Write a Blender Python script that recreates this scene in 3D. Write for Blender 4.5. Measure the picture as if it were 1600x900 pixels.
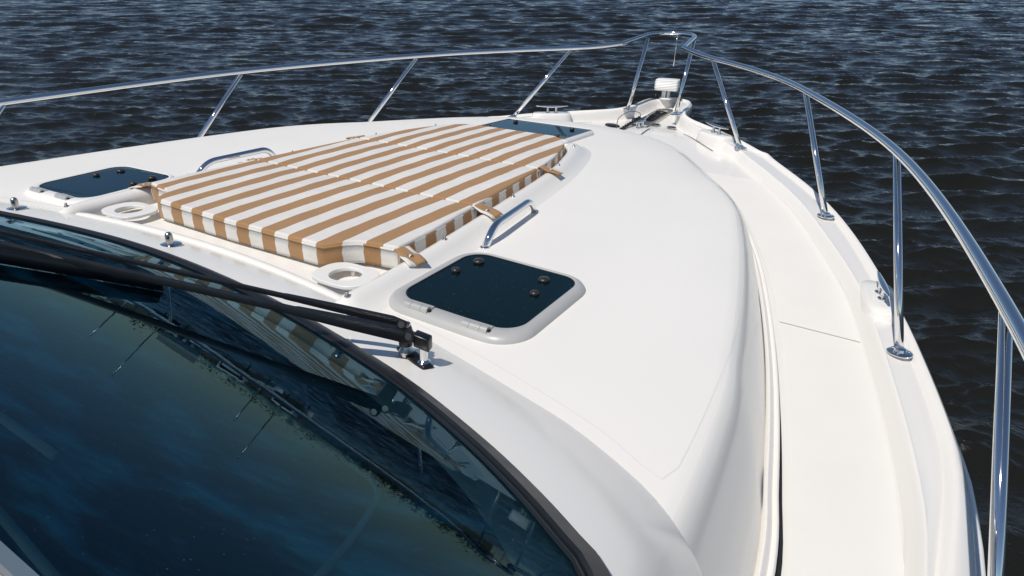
import bpy, bmesh, math, random
import numpy as np
from mathutils import Vector, Matrix
random.seed(7); rng = np.random.default_rng(11)
SC = bpy.context.scene
for o in list(bpy.data.objects): bpy.data.objects.remove(o)
COL = SC.collection
R_ = math.radians

# ------------------------------------------------------------------ camera
cam_d = bpy.data.cameras.new('camera'); cam = bpy.data.objects.new('camera', cam_d); COL.objects.link(cam)
cam_d.sensor_width = 36.0; cam_d.lens = 24.008; cam_d.clip_start = 0.02; cam_d.clip_end = 12000
_R = ((0.8522, -0.2305, 0.4697), (0.5227, 0.3358, -0.7836), (0.0229, 0.9133, 0.4066))
# the yacht is drawn in its own frame and floats with a slight trim and list: TRIM turns that frame into the level world
_N = Matrix.Rotation(R_(31.525), 3, 'Z') @ Matrix.Rotation(R_(64.0), 3, 'X')
TRIM = Matrix.Translation((2.09543, 0, 2.3)) @ (_N @ Matrix(_R).transposed()).to_4x4() @ Matrix.Translation((-2.09543, 0, -2.3))
cam.matrix_world = Matrix.Translation((2.09543, 0.0, 2.3)) @ _N.to_4x4()
SC.camera = cam
# ------------------------------------------------------------------ sky, sun, exposure
W = bpy.data.worlds.new('World'); SC.world = W; W.use_nodes = True
nt = W.node_tree; bg = nt.nodes['Background']
sky = nt.nodes.new('ShaderNodeTexSky'); sky.sky_type = 'NISHITA'; sky.sun_disc = False
SUN_TO = (TRIM.to_3x3() @ Vector((-0.12, -0.65, 1.0))).normalized()
sky.sun_elevation = math.asin(SUN_TO.z); sky.sun_rotation = math.atan2(SUN_TO.x, SUN_TO.y)
sky.air_density = 1.0; sky.dust_density = 0.05; sky.ozone_density = 1.8; sky.altitude = 1500
nt.links.new(sky.outputs[0], bg.inputs[0]); bg.inputs[1].default_value = 0.082
sd = bpy.data.lights.new('sun', 'SUN'); sd.energy = 3.7; sd.angle = R_(0.53); sd.color = (1.0, 0.95, 0.875)
so = bpy.data.objects.new('sun', sd); COL.objects.link(so)
so.rotation_euler = SUN_TO.to_track_quat('Z', 'Y').to_euler(); so.location = (0, -10, 15)
SC.view_settings.view_transform = 'Standard'; SC.view_settings.look = 'None'
SC.view_settings.exposure = 0.0; SC.view_settings.gamma = 1.0; SC.view_settings.use_curve_mapping = False
SC.render.engine = 'CYCLES'
SC.cycles.max_bounces = 8; SC.cycles.transparent_max_bounces = 12; SC.cycles.glossy_bounces = 5

# ------------------------------------------------------------------ materials
def mat(name, col, rough=0.5, metal=0.0, ior=1.5, coat=0.0, bump=None, var=None, spec=0.5, coat_rough=0.05):
    m = bpy.data.materials.new(name); m.use_nodes = True; n = m.node_tree; p = n.nodes['Principled BSDF']
    p.inputs['Base Color'].default_value = (*col, 1); p.inputs['Roughness'].default_value = rough
    p.inputs['Metallic'].default_value = metal; p.inputs['IOR'].default_value = ior
    p.inputs['Coat Weight'].default_value = coat; p.inputs['Coat Roughness'].default_value = coat_rough
    p.inputs['Specular IOR Level'].default_value = spec
    tc = n.nodes.new('ShaderNodeTexCoord')
    if var:      # (scale, amount): mottled wear in colour and roughness
        t = n.nodes.new('ShaderNodeTexNoise'); t.inputs['Scale'].default_value = var[0]; t.inputs['Detail'].default_value = 6
        n.links.new(tc.outputs['Object'], t.inputs['Vector'])
        mx = n.nodes.new('ShaderNodeMix'); mx.data_type = 'RGBA'
        mx.inputs[6].default_value = (*[c * (1 - var[1]) for c in col], 1); mx.inputs[7].default_value = (*[min(1, c * (1 + var[1] * .6)) for c in col], 1)
        n.links.new(t.outputs[0], mx.inputs[0]); n.links.new(mx.outputs[2], p.inputs['Base Color'])
        mr = n.nodes.new('ShaderNodeMapRange'); mr.inputs[3].default_value = max(0.01, rough * .75); mr.inputs[4].default_value = rough * 1.3
        n.links.new(t.outputs[0], mr.inputs[0]); n.links.new(mr.outputs[0], p.inputs['Roughness'])
    if bump:     # list of (scale, strength, distance)
        prev = None
        for s, st, d in bump:
            t = n.nodes.new('ShaderNodeTexNoise'); t.inputs['Scale'].default_value = s; t.inputs['Detail'].default_value = 3
            n.links.new(tc.outputs['Object'], t.inputs['Vector'])
            b = n.nodes.new('ShaderNodeBump'); b.inputs['Strength'].default_value = st; b.inputs['Distance'].default_value = d
            n.links.new(t.outputs[0], b.inputs['Height'])
            if prev: n.links.new(prev.outputs[0], b.inputs['Normal'])
            prev = b
        n.links.new(prev.outputs[0], p.inputs['Normal'])
    return m
M = {}
M['gel'] = mat('white_gelcoat', (.82, .793, .747), .16, var=(2.5, .02), bump=[(1.6, .25, .01)])
M['gel_trunk'] = mat('white_gelcoat_textured', (.84, .812, .765), .42, var=(2.5, .015), bump=[(1.6, .25, .01), (420, .25, .0006)])
M['nonskid'] = mat('white_nonskid', (.79, .765, .722), .6, var=(5, .02), bump=[(1.3, .2, .01), (420, .35, .0010)])
M['white_plastic'] = mat('white_plastic', (.80, .79, .76), .35)
M['steel'] = mat('polished_steel', (.80, .80, .80), .07, 1.0, bump=[(30, .02, .002)])
M['steel_dull'] = mat('dull_steel', (.52, .51, .49), .3, 1.0)
M['alu'] = mat('hatch_frame_paint', (.44, .44, .43), .38, var=(14, .08))
M['hinge'] = mat('grey_hinge_metal', (.50, .50, .48), .35, .3)
M['black'] = mat('black_rubber', (.012, .0125, .014), .38, var=(20, .3))
M['wiper'] = mat('black_wiper_paint', (.010, .011, .013), .3, var=(30, .3))
M['knob'] = mat('dark_brown_plastic', (.03, .024, .02), .35)
M['dark'] = mat('dark_gap', (.01, .01, .01), .7)
M['chain'] = mat('chain_metal', (.09, .085, .08), .4, .8)

def glass_mat(name, tint, ior, bumps, rough=0.0, body=None, gcol=(.28, .47, .58)):
    m = bpy.data.materials.new(name); m.use_nodes = True; n = m.node_tree; n.nodes.clear()
    out = n.nodes.new('ShaderNodeOutputMaterial'); mx = n.nodes.new('ShaderNodeMixShader')
    tr = n.nodes.new('ShaderNodeBsdfTransparent'); tr.inputs[0].default_value = (*tint, 1)
    gl = n.nodes.new('ShaderNodeBsdfGlossy'); gl.inputs['Roughness'].default_value = rough; gl.inputs[0].default_value = (*gcol, 1)
    fr = n.nodes.new('ShaderNodeFresnel'); fr.inputs[0].default_value = ior
    tc = n.nodes.new('ShaderNodeTexCoord'); prev = None
    for s, st, d, sc in bumps:
        mp = n.nodes.new('ShaderNodeMapping'); mp.inputs['Scale'].default_value = sc
        n.links.new(tc.outputs['Object'], mp.inputs[0])
        t = n.nodes.new('ShaderNodeTexNoise'); t.inputs['Scale'].default_value = s; t.inputs['Detail'].default_value = 1.5
        n.links.new(mp.outputs[0], t.inputs['Vector'])
        b = n.nodes.new('ShaderNodeBump'); b.inputs['Strength'].default_value = st; b.inputs['Distance'].default_value = d
        n.links.new(t.outputs[0], b.inputs['Height'])
        if prev: n.links.new(prev.outputs[0], b.inputs['Normal'])
        prev = b
    if prev: n.links.new(prev.outputs[0], gl.inputs['Normal'])
    base = tr
    if body:
        df = n.nodes.new('ShaderNodeBsdfDiffuse'); df.inputs[0].default_value = (*body[0], 1)
        # dust and dried spray droplets on the pane
        v = n.nodes.new('ShaderNodeTexVoronoi'); v.inputs['Scale'].default_value = body[2]; n.links.new(tc.outputs['Object'], v.inputs['Vector'])
        nz = n.nodes.new('ShaderNodeTexNoise'); nz.inputs['Scale'].default_value = 9; n.links.new(tc.outputs['Object'], nz.inputs['Vector'])
        ad = n.nodes.new('ShaderNodeMath'); ad.operation = 'MULTIPLY'; ad.inputs[1].default_value = .13
        n.links.new(nz.outputs[0], ad.inputs[0])
        lt = n.nodes.new('ShaderNodeMath'); lt.operation = 'LESS_THAN'; n.links.new(v.outputs['Distance'], lt.inputs[0]); n.links.new(ad.outputs[0], lt.inputs[1])
        m2 = n.nodes.new('ShaderNodeMath'); m2.operation = 'MULTIPLY'; m2.inputs[1].default_value = body[3]; n.links.new(lt.outputs[0], m2.inputs[0])
        dd = n.nodes.new('ShaderNodeBsdfDiffuse'); dd.inputs[0].default_value = (.5, .52, .55, 1)
        mb = n.nodes.new('ShaderNodeMixShader'); mb.inputs[0].default_value = body[1]
        n.links.new(tr.outputs[0], mb.inputs[1]); n.links.new(df.outputs[0], mb.inputs[2])
        mc = n.nodes.new('ShaderNodeMixShader'); n.links.new(m2.outputs[0], mc.inputs[0]); n.links.new(mb.outputs[0], mc.inputs[1]); n.links.new(dd.outputs[0], mc.inputs[2])
        base = mc
    n.links.new(fr.outputs[0], mx.inputs[0]); n.links.new(base.outputs[0], mx.inputs[1]); n.links.new(gl.outputs[0], mx.inputs[2])
    n.links.new(mx.outputs[0], out.inputs[0])
    return m
M['glass'] = glass_mat('tinted_windshield_glass', (.34, .68, .76), 1.56, [(2.4, .12, .003, (1, 1, 1)), (11, .12, .0005, (1, 1, 1))], body=((.003, .016, .024), .10, 110, .22))
M['hatch_glass'] = glass_mat('smoked_hatch_glass', (.05, .10, .12), 1.42, [(3, .2, .002, (1, 1, 1))], rough=.03, body=((.004, .014, .016), .8, 85, .42), gcol=(.62, .78, .88))

# striped cloth: UV.x is metres across the stripes
def cloth():
    m = bpy.data.materials.new('striped_canvas'); m.use_nodes = True; n = m.node_tree; p = n.nodes['Principled BSDF']
    uv = n.nodes.new('ShaderNodeUVMap'); uv.uv_map = 'st'
    sp = n.nodes.new('ShaderNodeSeparateXYZ'); n.links.new(uv.outputs[0], sp.inputs[0])
    tc = n.nodes.new('ShaderNodeTexCoord')
    nz = n.nodes.new('ShaderNodeTexNoise'); nz.inputs['Scale'].default_value = 5; n.links.new(tc.outputs['Object'], nz.inputs[0])
    a = n.nodes.new('ShaderNodeMath'); a.operation = 'MULTIPLY_ADD'; a.inputs[1].default_value = .006; n.links.new(nz.outputs[0], a.inputs[0]); n.links.new(sp.outputs[0], a.inputs[2])
    b = n.nodes.new('ShaderNodeMath'); b.operation = 'MULTIPLY_ADD'; b.inputs[1].default_value = 2 * math.pi / .131; b.inputs[2].default_value = -math.pi / 2 - .144; n.links.new(a.outputs[0], b.inputs[0])
    s = n.nodes.new('ShaderNodeMath'); s.operation = 'SINE'; n.links.new(b.outputs[0], s.inputs[0])
    g = n.nodes.new('ShaderNodeMapRange'); g.inputs[1].default_value = -.04; g.inputs[2].default_value = .04; n.links.new(s.outputs[0], g.inputs[0])
    mx = n.nodes.new('ShaderNodeMix'); mx.data_type = 'RGBA'
    mx.inputs[6].default_value = (.70, .675, .635, 1); mx.inputs[7].default_value = (.365, .20, .085, 1)
    n.links.new(g.outputs[0], mx.inputs[0])
    w = n.nodes.new('ShaderNodeTexNoise'); w.inputs['Scale'].default_value = 260; w.inputs['Detail'].default_value = 2; n.links.new(tc.outputs['Object'], w.inputs[0])
    w2 = n.nodes.new('ShaderNodeTexNoise'); w2.inputs['Scale'].default_value = 6; w2.inputs['Detail'].default_value = 4; n.links.new(tc.outputs['Object'], w2.inputs[0])
    wa = n.nodes.new('ShaderNodeMath'); wa.operation = 'ADD'; n.links.new(w.outputs[0], wa.inputs[0]); n.links.new(w2.outputs[0], wa.inputs[1])
    wr = n.nodes.new('ShaderNodeMapRange'); wr.inputs[1].default_value = .6; wr.inputs[2].default_value = 1.4; wr.inputs[3].default_value = .88; wr.inputs[4].default_value = 1.08
    n.links.new(wa.outputs[0], wr.inputs[0])
    ml = n.nodes.new('ShaderNodeMix'); ml.data_type = 'RGBA'; ml.blend_type = 'MULTIPLY'; ml.inputs[0].default_value = 1
    n.links.new(mx.outputs[2], ml.inputs[6]); n.links.new(wr.outputs[0], ml.inputs[7]); n.links.new(ml.outputs[2], p.inputs['Base Color'])
    p.inputs['Roughness'].default_value = .85; p.inputs['Sheen Weight'].default_value = .15
    b1 = n.nodes.new('ShaderNodeBump'); b1.inputs['Strength'].default_value = .6; b1.inputs['Distance'].default_value = .012; n.links.new(w2.outputs[0], b1.inputs['Height'])
    b2 = n.nodes.new('ShaderNodeBump'); b2.inputs['Strength'].default_value = .4; b2.inputs['Distance'].default_value = .001; n.links.new(w.outputs[0], b2.inputs['Height']); n.links.new(b1.outputs[0], b2.inputs['Normal'])
    n.links.new(b2.outputs[0], p.inputs['Normal'])
    return m
M['cloth'] = cloth()

# ------------------------------------------------------------------ helpers
def obj(name, verts, faces, m, parent=None, smooth=True, uv=None, ang=None, bevel=0, seg=2):
    me = bpy.data.meshes.new(name); me.from_pydata([tuple(map(float, v)) for v in verts], [], faces)
    bm = bmesh.new(); bm.from_mesh(me); bmesh.ops.remove_doubles(bm, verts=bm.verts, dist=1e-6)
    bm.normal_update(); bm.to_mesh(me); bm.free()
    me.materials.append(m)
    for p in me.polygons: p.use_smooth = smooth
    if ang is not None and smooth: me.set_sharp_from_angle(angle=R_(ang))
    o = bpy.data.objects.new(name, me); COL.objects.link(o); o.parent = parent
    if bevel:
        b = o.modifiers.new('bevel', 'BEVEL'); b.width = bevel; b.segments = seg; b.limit_method = 'ANGLE'; b.angle_limit = R_(35)
    return o
class MB:
    def __init__(s): s.v = []; s.f = []
    def add(s, v, f):
        k = len(s.v); s.v += [tuple(x) for x in v]; s.f += [tuple(i + k for i in q) for q in f]; return s
    def tube(s, pts, r, n=14, cap=True, flat=1.0):
        P = [Vector(p) for p in pts]; rr = r if hasattr(r, '__len__') else [r] * len(P)
        t0 = (P[1] - P[0]).normalized(); up = Vector((0, 0, 1)) if abs(t0.z) < .9 else Vector((1, 0, 0))
        a = t0.cross(up).normalized(); V = []; F = []
        for i, p in enumerate(P):
            t = (P[min(i + 1, len(P) - 1)] - P[max(i - 1, 0)]).normalized()
            a = (a - t * a.dot(t)).normalized(); b = t.cross(a)
            for k in range(n):
                th = 2 * math.pi * k / n; V.append(p + (a * math.cos(th) + b * math.sin(th) * flat) * rr[i])
        for i in range(len(P) - 1):
            for k in range(n):
                k2 = (k + 1) % n; F.append((i * n + k, i * n + k2, (i + 1) * n + k2, (i + 1) * n + k))
        if cap: F.append(tuple(range(n - 1, -1, -1))); F.append(tuple((len(P) - 1) * n + k for k in range(n)))
        return s.add(V, F)
    def box(s, c, ax, ay, az):       # centre + three half-axis vectors
        c, ax, ay, az = map(Vector, (c, ax, ay, az))
        V = [c + ax * i + ay * j + az * k for i in (-1, 1) for j in (-1, 1) for k in (-1, 1)]
        return s.add(V, [(0, 1, 3, 2), (4, 6, 7, 5), (0, 4, 5, 1), (2, 3, 7, 6), (0, 2, 6, 4), (1, 5, 7, 3)])
    def lathe(s, c, prof, n=24, axis=(0, 0, 1), sx=1.0, rot=0):
        ax = Vector(axis).normalized(); u = ax.orthogonal().normalized() if abs(ax.z) < .95 else Vector((1, 0, 0)); u = (u - ax * u.dot(ax)).normalized(); w = ax.cross(u)
        u2 = u * math.cos(rot) + w * math.sin(rot); w2 = ax.cross(u2); V = []; F = []
        for r, h in prof:
            for k in range(n):
                t = 2 * math.pi * k / n; V.append(Vector(c) + ax * h + (u2 * math.cos(t) * sx + w2 * math.sin(t)) * max(r, 1e-5))
        for i in range(len(prof) - 1):
            for k in range(n):
                k2 = (k + 1) % n; F.append((i * n + k, i * n + k2, (i + 1) * n + k2, (i + 1) * n + k))
        F.append(tuple(range(n - 1, -1, -1))); F.append(tuple((len(prof) - 1) * n + k for k in range(n)))
        return s.add(V, F)
    def build(s, name, m, parent=None, **k): return obj(name, s.v, s.f, m, parent, **k)
def crom(pts, n=8, closed=False):
    P = [np.array(p, float) for p in pts]; out = []
    m = len(P)
    for i in range(m if closed else m - 1):
        g = (lambda k: P[k % m]) if closed else (lambda k: P[min(max(k, 0), m - 1)])
        p0, p1, p2, p3 = g(i - 1), g(i), g(i + 1), g(i + 2)
        for j in range(n):
            t = j / n; out.append(.5 * ((2 * p1) + (-p0 + p2) * t + (2 * p0 - 5 * p1 + 4 * p2 - p3) * t * t + (-p0 + 3 * p1 - 3 * p2 + p3) * t ** 3))
    if not closed: out.append(P[-1])
    return out
def resample(pts, n):
    P = np.array(pts, float); d = np.r_[0, np.cumsum(np.linalg.norm(np.diff(P, axis=0), axis=1))]
    t = np.linspace(0, d[-1], n); return np.stack([np.interp(t, d, P[:, k]) for k in range(P.shape[1])], 1)
def bend(pts, r, n=6):           # polyline with rounded corners
    P = [Vector(p) for p in pts]; out = [P[0]]
    for i in range(1, len(P) - 1):
        a = (P[i - 1] - P[i]); b = (P[i + 1] - P[i]); rr = min(r, a.length * .45, b.length * .45)
        A = P[i] + a.normalized() * rr; B = P[i] + b.normalized() * rr
        for k in range(n + 1):
            t = k / n; out.append(A * (1 - t) ** 2 + P[i] * 2 * t * (1 - t) + B * t * t)
    out.append(P[-1]); return out
def grid(rows, closed=False):
    V = []; F = []; w = len(rows[0])
    for r in rows: V += [tuple(p) for p in r]
    for i in range(len(rows) - 1):
        for j in range(w - 1 + (1 if closed else 0)):
            j2 = (j + 1) % w; F.append((i * w + j, i * w + j2, (i + 1) * w + j2, (i + 1) * w + j))
    return V, F
def empty(name, loc=(0, 0, 0), rz=0, parent=None):
    o = bpy.data.objects.new(name, None); COL.objects.link(o); o.location = loc; o.rotation_euler = (0, 0, rz); o.parent = parent; o.empty_display_size = .1; return o
def tag(o, label=None, cat=None, group=None, kind=None):
    if label: o['label'] = label
    if cat: o['category'] = cat
    if group: o['group'] = group
    if kind: o['kind'] = kind
    return o
def sm(t): t = np.clip(t, 0, 1); return t * t * (3 - 2 * t)

# ------------------------------------------------------------------ water
WZ = -0.75
def build_water():
    a0, a1 = R_(-18), R_(90)       # finely divided sector, measured from forward towards port
    th = np.r_[np.linspace(a0, a1, 1150), np.linspace(a1, a0 + 2 * math.pi, 150)[1:-1]]
    r = np.r_[np.linspace(.5, 4.5, 14)[:-1], np.exp(np.linspace(math.log(4.5), math.log(260), 900)), np.exp(np.linspace(math.log(275), math.log(9000), 40))]
    T, Rr = np.meshgrid(th, r); x = 1.5 - Rr * np.sin(T); y = .5 + Rr * np.cos(T)
    z = np.zeros_like(x); dxx = np.zeros_like(x); dyy = np.zeros_like(x)
    base = R_(32)                  # wind roughly along the line of sight
    dr = np.gradient(r)[:, None]
    for i in range(170):
        lam = .09 * ((1.25 if i < 140 else 3.2) / .09) ** rng.random() if i < 140 else 1.3 + 2.2 * rng.random(); k = 2 * math.pi / lam
        ang = base + rng.normal() * R_(26 if lam < .4 else 16); dx, dy = -math.sin(ang), math.cos(ang)
        amp = .0108 * lam ** .95 if i < 140 else .009 * lam * sm((Rr - 10) / 40)
        ph = rng.random() * 6.283; arg = k * (x * dx + y * dy) + ph
        env = .6 + .4 * np.sin(x * .21 * dy + y * .17 * dx + ph * 3)
        f = amp * env * np.clip((lam / (dr * 2.0) - 1) * 1.5, 0, 1)
        z += f * np.cos(arg); q = .8 * f; dxx += -q * dx * np.sin(arg); dyy += -q * dy * np.sin(arg)
    fade = np.clip((Rr - 1) / 2, 0, 1)
    V = np.stack([x + dxx, y + dyy, WZ + z * fade], -1).reshape(-1, 3)
    nr, nn = x.shape; idx = np.arange(nr * nn).reshape(nr, nn); j2 = np.roll(idx, -1, axis=1)
    F = np.stack([idx[:-1], j2[:-1], j2[1:], idx[1:]], -1).reshape(-1, 4)
    me = bpy.data.meshes.new('water'); me.vertices.add(len(V)); me.vertices.foreach_set('co', V.ravel())
    me.loops.add(F.size); me.loops.foreach_set('vertex_index', F.ravel().astype(np.int32))
    me.polygons.add(len(F)); me.polygons.foreach_set('loop_start', np.arange(0, F.size, 4, dtype=np.int32))
    me.polygons.foreach_set('use_smooth', np.ones(len(F), bool)); me.update(calc_edges=True); me.validate()
    m = bpy.data.materials.new('dark_brown_water'); m.use_nodes = True; n = m.node_tree; p = n.nodes['Principled BSDF']
    p.inputs['Base Color'].default_value = (.0115, .0115, .0085, 1); p.inputs['Roughness'].default_value = .04; p.inputs['IOR'].default_value = 1.333; p.inputs['Specular Tint'].default_value = (.74, .93, 1, 1)
    tc = n.nodes.new('ShaderNodeTexCoord'); prev = None
    for s, st, d, rot in ((9.0, .65, .028, .55), (30, .7, .009, .55), (3.0, .4, .05, .5)):
        mp = n.nodes.new('ShaderNodeMapping'); mp.inputs['Rotation'].default_value = (0, 0, rot); mp.inputs['Scale'].default_value = (.55, 1, 1)
        n.links.new(tc.outputs['Object'], mp.inputs[0])
        t = n.nodes.new('ShaderNodeTexNoise'); t.inputs['Scale'].default_value = s; t.inputs['Detail'].default_value = 4; t.inputs['Roughness'].default_value = .6
        n.links.new(mp.outputs[0], t.inputs['Vector'])
        b = n.nodes.new('ShaderNodeBump'); b.inputs['Strength'].default_value = st; b.inputs['Distance'].default_value = d
        n.links.new(t.outputs[0], b.inputs['Height'])
        if prev: n.links.new(prev.outputs[0], b.inputs['Normal'])
        prev = b
    n.links.new(prev.outputs[0], p.inputs['Normal'])
    me.materials.append(m)
    o = bpy.data.objects.new('water', me); COL.objects.link(o)
    tag(o, 'dark choppy water with small blue-grey wind ripples all around the yacht', 'water', kind='structure')
build_water()

# ------------------------------------------------------------------ yacht: master curves
yacht = empty('motor_yacht', (0, 0, WZ)); YO = Vector((0, 0, WZ))
tag(yacht, 'white motor yacht foredeck with curved steel bow rail and dark tinted windshield', 'yacht')
def P_(o):                       # child of the yacht built in world coordinates
    o.parent = yacht; o.matrix_parent_inverse = Matrix.Translation(-YO); return o
def part(mb, name, m, **k): return P_(mb.build(name, m, **k))
def sub(mb, name, m, parent, **k):
    o = mb.build(name, m, **k); o.parent = parent; return o
def zG(y): return np.interp(y, [-3, 0, 2.69, 3.96, 5.03, 5.75, 6.1, 6.3, 7], [.75, .875, 1.068, 1.178, 1.26, 1.316, 1.355, 1.368, 1.37])
_E = np.array([(-2.2, 2.50), (0, 2.505), (.9, 2.495), (1.5, 2.475), (1.9, 2.452), (2.1, 2.430), (2.25, 2.398), (2.55, 2.325), (2.87, 2.236), (3.06, 2.175), (3.4, 2.051), (3.7, 1.937), (4.09, 1.76), (4.43, 1.568), (4.91, 1.228), (5.126, 1.04), (5.274, .904), (5.387, .776), (5.58, .539), (5.67, .42), (5.8, .31), (5.95, .25), (6.1, .235), (6.22, .215), (6.3, .17), (6.35, .10), (6.37, .0)])
_G = np.array([(-2.2, 2.36), (0, 2.36), (1, 2.345), (1.6, 2.319), (1.82, 2.283), (2.07, 2.242), (2.37, 2.17), (2.65, 2.101), (3.1, 1.97), (3.25, 1.92), (3.64, 1.744), (4.15, 1.50), (4.65, 1.171), (5.0, .90), (5.3, .62), (5.5, .43), (5.7, .27), (5.9, .15), (6.1, .115), (6.2, .085), (6.26, .03), (6.3, 0.0)])
def Ex(y): return float(np.interp(y, _E[:, 0], _E[:, 1]))
def Gx(y): return float(np.interp(y, _G[:, 0], _G[:, 1]))
def zS(y): return float(zG(y)) - .06 - .03 * float(sm((y - 5.3) / .4))
ys = np.unique(np.r_[np.linspace(-2.2, 5, 70), np.linspace(5, 6.0, 40), np.linspace(6.0, 6.37, 30)])
def smooth_curve(C, ys):         # light smoothing of the traced outline
    v = np.interp(ys, C[:, 0], C[:, 1]); 
    for _ in range(3): v[1:-1] = (v[:-2] + 2 * v[1:-1] + v[2:]) / 4
    return v
Es, Gs = smooth_curve(_E, ys), smooth_curve(_G, ys)
rows = []
for y, e, g in zip(ys, Es, Gs):
    e = max(e, .001); g = min(g, e * .93); zg, zs = float(zG(y)), zS(y); bw = .02 + .05 * sm((2.3 - y) / .8); bw = min(bw, e * .15)
    fl = np.interp(y, [-2, 2, 4, 6], [.08, .15, .5, .9]); k = min(1.0, (e - g) / .16); cw = .045 * k; lw = .042 * k; dz = zg - zs
    h = [g * t for t in (0, .2, .4, .6, .8, .95)]
    pr = [(x, zs + .012 * (1 - (x / max(g, .01)) ** 2)) for x in h]
    g2 = g + cw; fw = e - bw; g3 = fw - lw
    pr += [(g, zs), (g + cw * .12, zs + .004), (g + cw * .35, zs + dz * .30), (g + cw * .62, zs + dz * .70), (g + cw * .82, zs + dz * .93), (g + cw * .94, zg), (g2, zg + .001), (g2 + .004 * k, zg - .001)]
    pr += [(g2 + (g3 - g2) * t, zg - .001 - .014 * k * t) for t in (.12, .5, .88)]
    pr += [(g3, zg - .017 * k), (g3 + lw * .12, zg - .018 * k), (g3 + lw * .28, zg - .012 * k), (g3 + lw * .5, zg - .003 * k), (g3 + lw * .75, zg), (fw, zg - .001), (fw + bw * .4, zg - .005 - .015 * (bw / .07)), (fw + bw * .8, zg - .012 - .03 * bw / .07), (e, zg - .03 - .03 * bw / .07), (e, zg - .06 - .03 * bw / .07)]
    for d in (.1, .2, .4, .8, 1.25, 2.2): pr.append((e - (min(d, 1.0) * fl + .01) * min(1, e * 2), zg - .06 - d))
    pr = [(min(max(x, 0), 9), y, z) for x, z in pr]
    rows.append([(-x, yy, z) for x, yy, z in reversed(pr[1:])] + pr)
V, F = grid(rows); part(MB().add(V, F), 'deck_and_hull', M['gel'], ang=38)
# rub rail along the gunwale
for s in (1, -1):
    rp = [(s * (Ex(y) + .004), y, float(zG(y)) - .075) for y in np.linspace(-2, 5.6, 60)]
    part(MB().tube(rp, .02, 8), 'rub_rail', M['white_plastic'])
# side deck non-skid panels
def panel(y0, y1, xi, xo, name, zf, m, nu=10, nv=40):
    for s in (1, -1):
        rr = []
        for y in np.linspace(y0, y1, nv):
            a, b = xi(y), xo(y); rr.append([(s * (a + (b - a) * t), y, zf(a + (b - a) * t, y)) for t in np.linspace(0, 1, nu)])
        V, F = grid(rr)
        if s < 0: F = [tuple(reversed(f)) for f in F]
        part(MB().add(V, F), name, m)
# trunk outline (base), starboard half from aft to the bow centre
_B = [(2.09, -2.2), (2.085, -1), (2.08, 0), (2.065, .8), (2.02, 1.443), (1.959, 1.766), (1.887, 2.103), (1.8, 2.453), (1.687, 2.84), (1.545, 3.257), (1.391, 3.613), (1.17, 4.05), (.95, 4.33), (.68, 4.55), (.35, 4.69), (0, 4.73)]
half = resample(crom(_B, 10), 150)
full = np.vstack([half, (half * [-1, 1])[::-1][1:]])
tg = np.gradient(full, axis=0); tg /= np.linalg.norm(tg, axis=1)[:, None]
nrm = np.stack([-tg[:, 1], tg[:, 0]], 1)          # points inward for the starboard-to-port walk
def top(x, y):
    z = 1.396 + .023 * y - .014 * x * x + .021 * np.clip(x * x - 1.3, 0, 9) - .022 * np.clip((y - 2.8), 0, 9) ** 2
    return z
def recess(x, y):                # 1 inside the sun pad well
    hw = np.interp(y, [1.3, 1.84, 2.36, 2.8, 3.14, 3.36, 3.5], [.745, .72, .667, .612, .524, .448, .36])
    return sm((hw - abs(x)) / .03 + .5) * sm((y - 1.36) / .03 + .5) * sm((3.5 - y) / .04 + .5)
def trunk_z(x, y): return float(top(x, y) - .030 * recess(x, y))
def base_x(y): return float(np.interp(y, half[:, 1], half[:, 0]))
prof_d = [0, 0, .004, .012, .040, .048, .060, .09, .12, .15, .18, .21, .25]
rings = []
for i, (p, nn) in enumerate(zip(full, nrm)):
    y = p[1]; dc = .20 + .20 * float(sm((y - 2.9) / 1.3)); zb = zS(min(y, 5.6))
    k = dc / .20; col = []
    def at(d): return p + nn * d
    ledge = 1.0 - sm((y - 4.2) / .4)
    for d, z in ((0, zb - .03), (0, zb + .034), (.002, zb + .042), (.006, zb + .047), (.010, zb + .048), (.015, zb + .044), (.019, zb + .0425), (.023, zb + .046), (.029, zb + .060), (.036, zb + .066), (.042, zb + .063), (.046, zb + .056), (.048, zb + .052)):
        q = at(d); col.append((q[0], q[1], z))
    q = at(dc); zt = top(q[0], q[1]) - .013; z0 = zb + .05
    for t, h in ((.05, .06), (.13, .19), (.27, .41), (.43, .63), (.58, .79), (.72, .90), (.86, .968), (1.0, 1.0)):
        q = at(.048 + (dc - .048) * t); col.append((q[0], q[1], z0 + (zt - z0) * h))
    for d in (.03, .07, .12, .2): 
        q = at(dc + d); col.append((q[0], q[1], top(q[0], q[1]) - .013 * (1 - d / .2) ** 2))
    rings.append(col)
# blend into the middle
out = []
for i, col in enumerate(rings):
    q = np.array(col[-1][:2]); ty = min(q[1], 3.35 + .0 * q[1]); 
    for t in np.linspace(0, 1, 46)[1:]:
        x = q[0] * (1 - t); yy = q[1] + (ty - q[1]) * t
        col.append((x, yy, trunk_z(x, yy)))
    out.append(col)
V, F = grid(out)
_wx = [(0, 1.165), (.55, 1.14), (.812, 1.095), (1.052, 1.033), (1.267, .963), (1.515, .846), (1.68, .748), (1.787, .672), (1.848, .623), (1.93, .5), (1.99, .34), (2.03, .13), (2.06, -3)]
def in_cabin(f): cx = sum(abs(V[i][0]) for i in f) / 4; cy = sum(V[i][1] for i in f) / 4; return cx < 2.0 and cy < float(np.interp(cx, [q[0] for q in _wx], [q[1] for q in _wx])) - .03
F = [f for f in F if not in_cabin(f)]
from mathutils.bvhtree import BVHTree
TRUNK = BVHTree.FromPolygons([Vector(v) for v in V], F)
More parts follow.
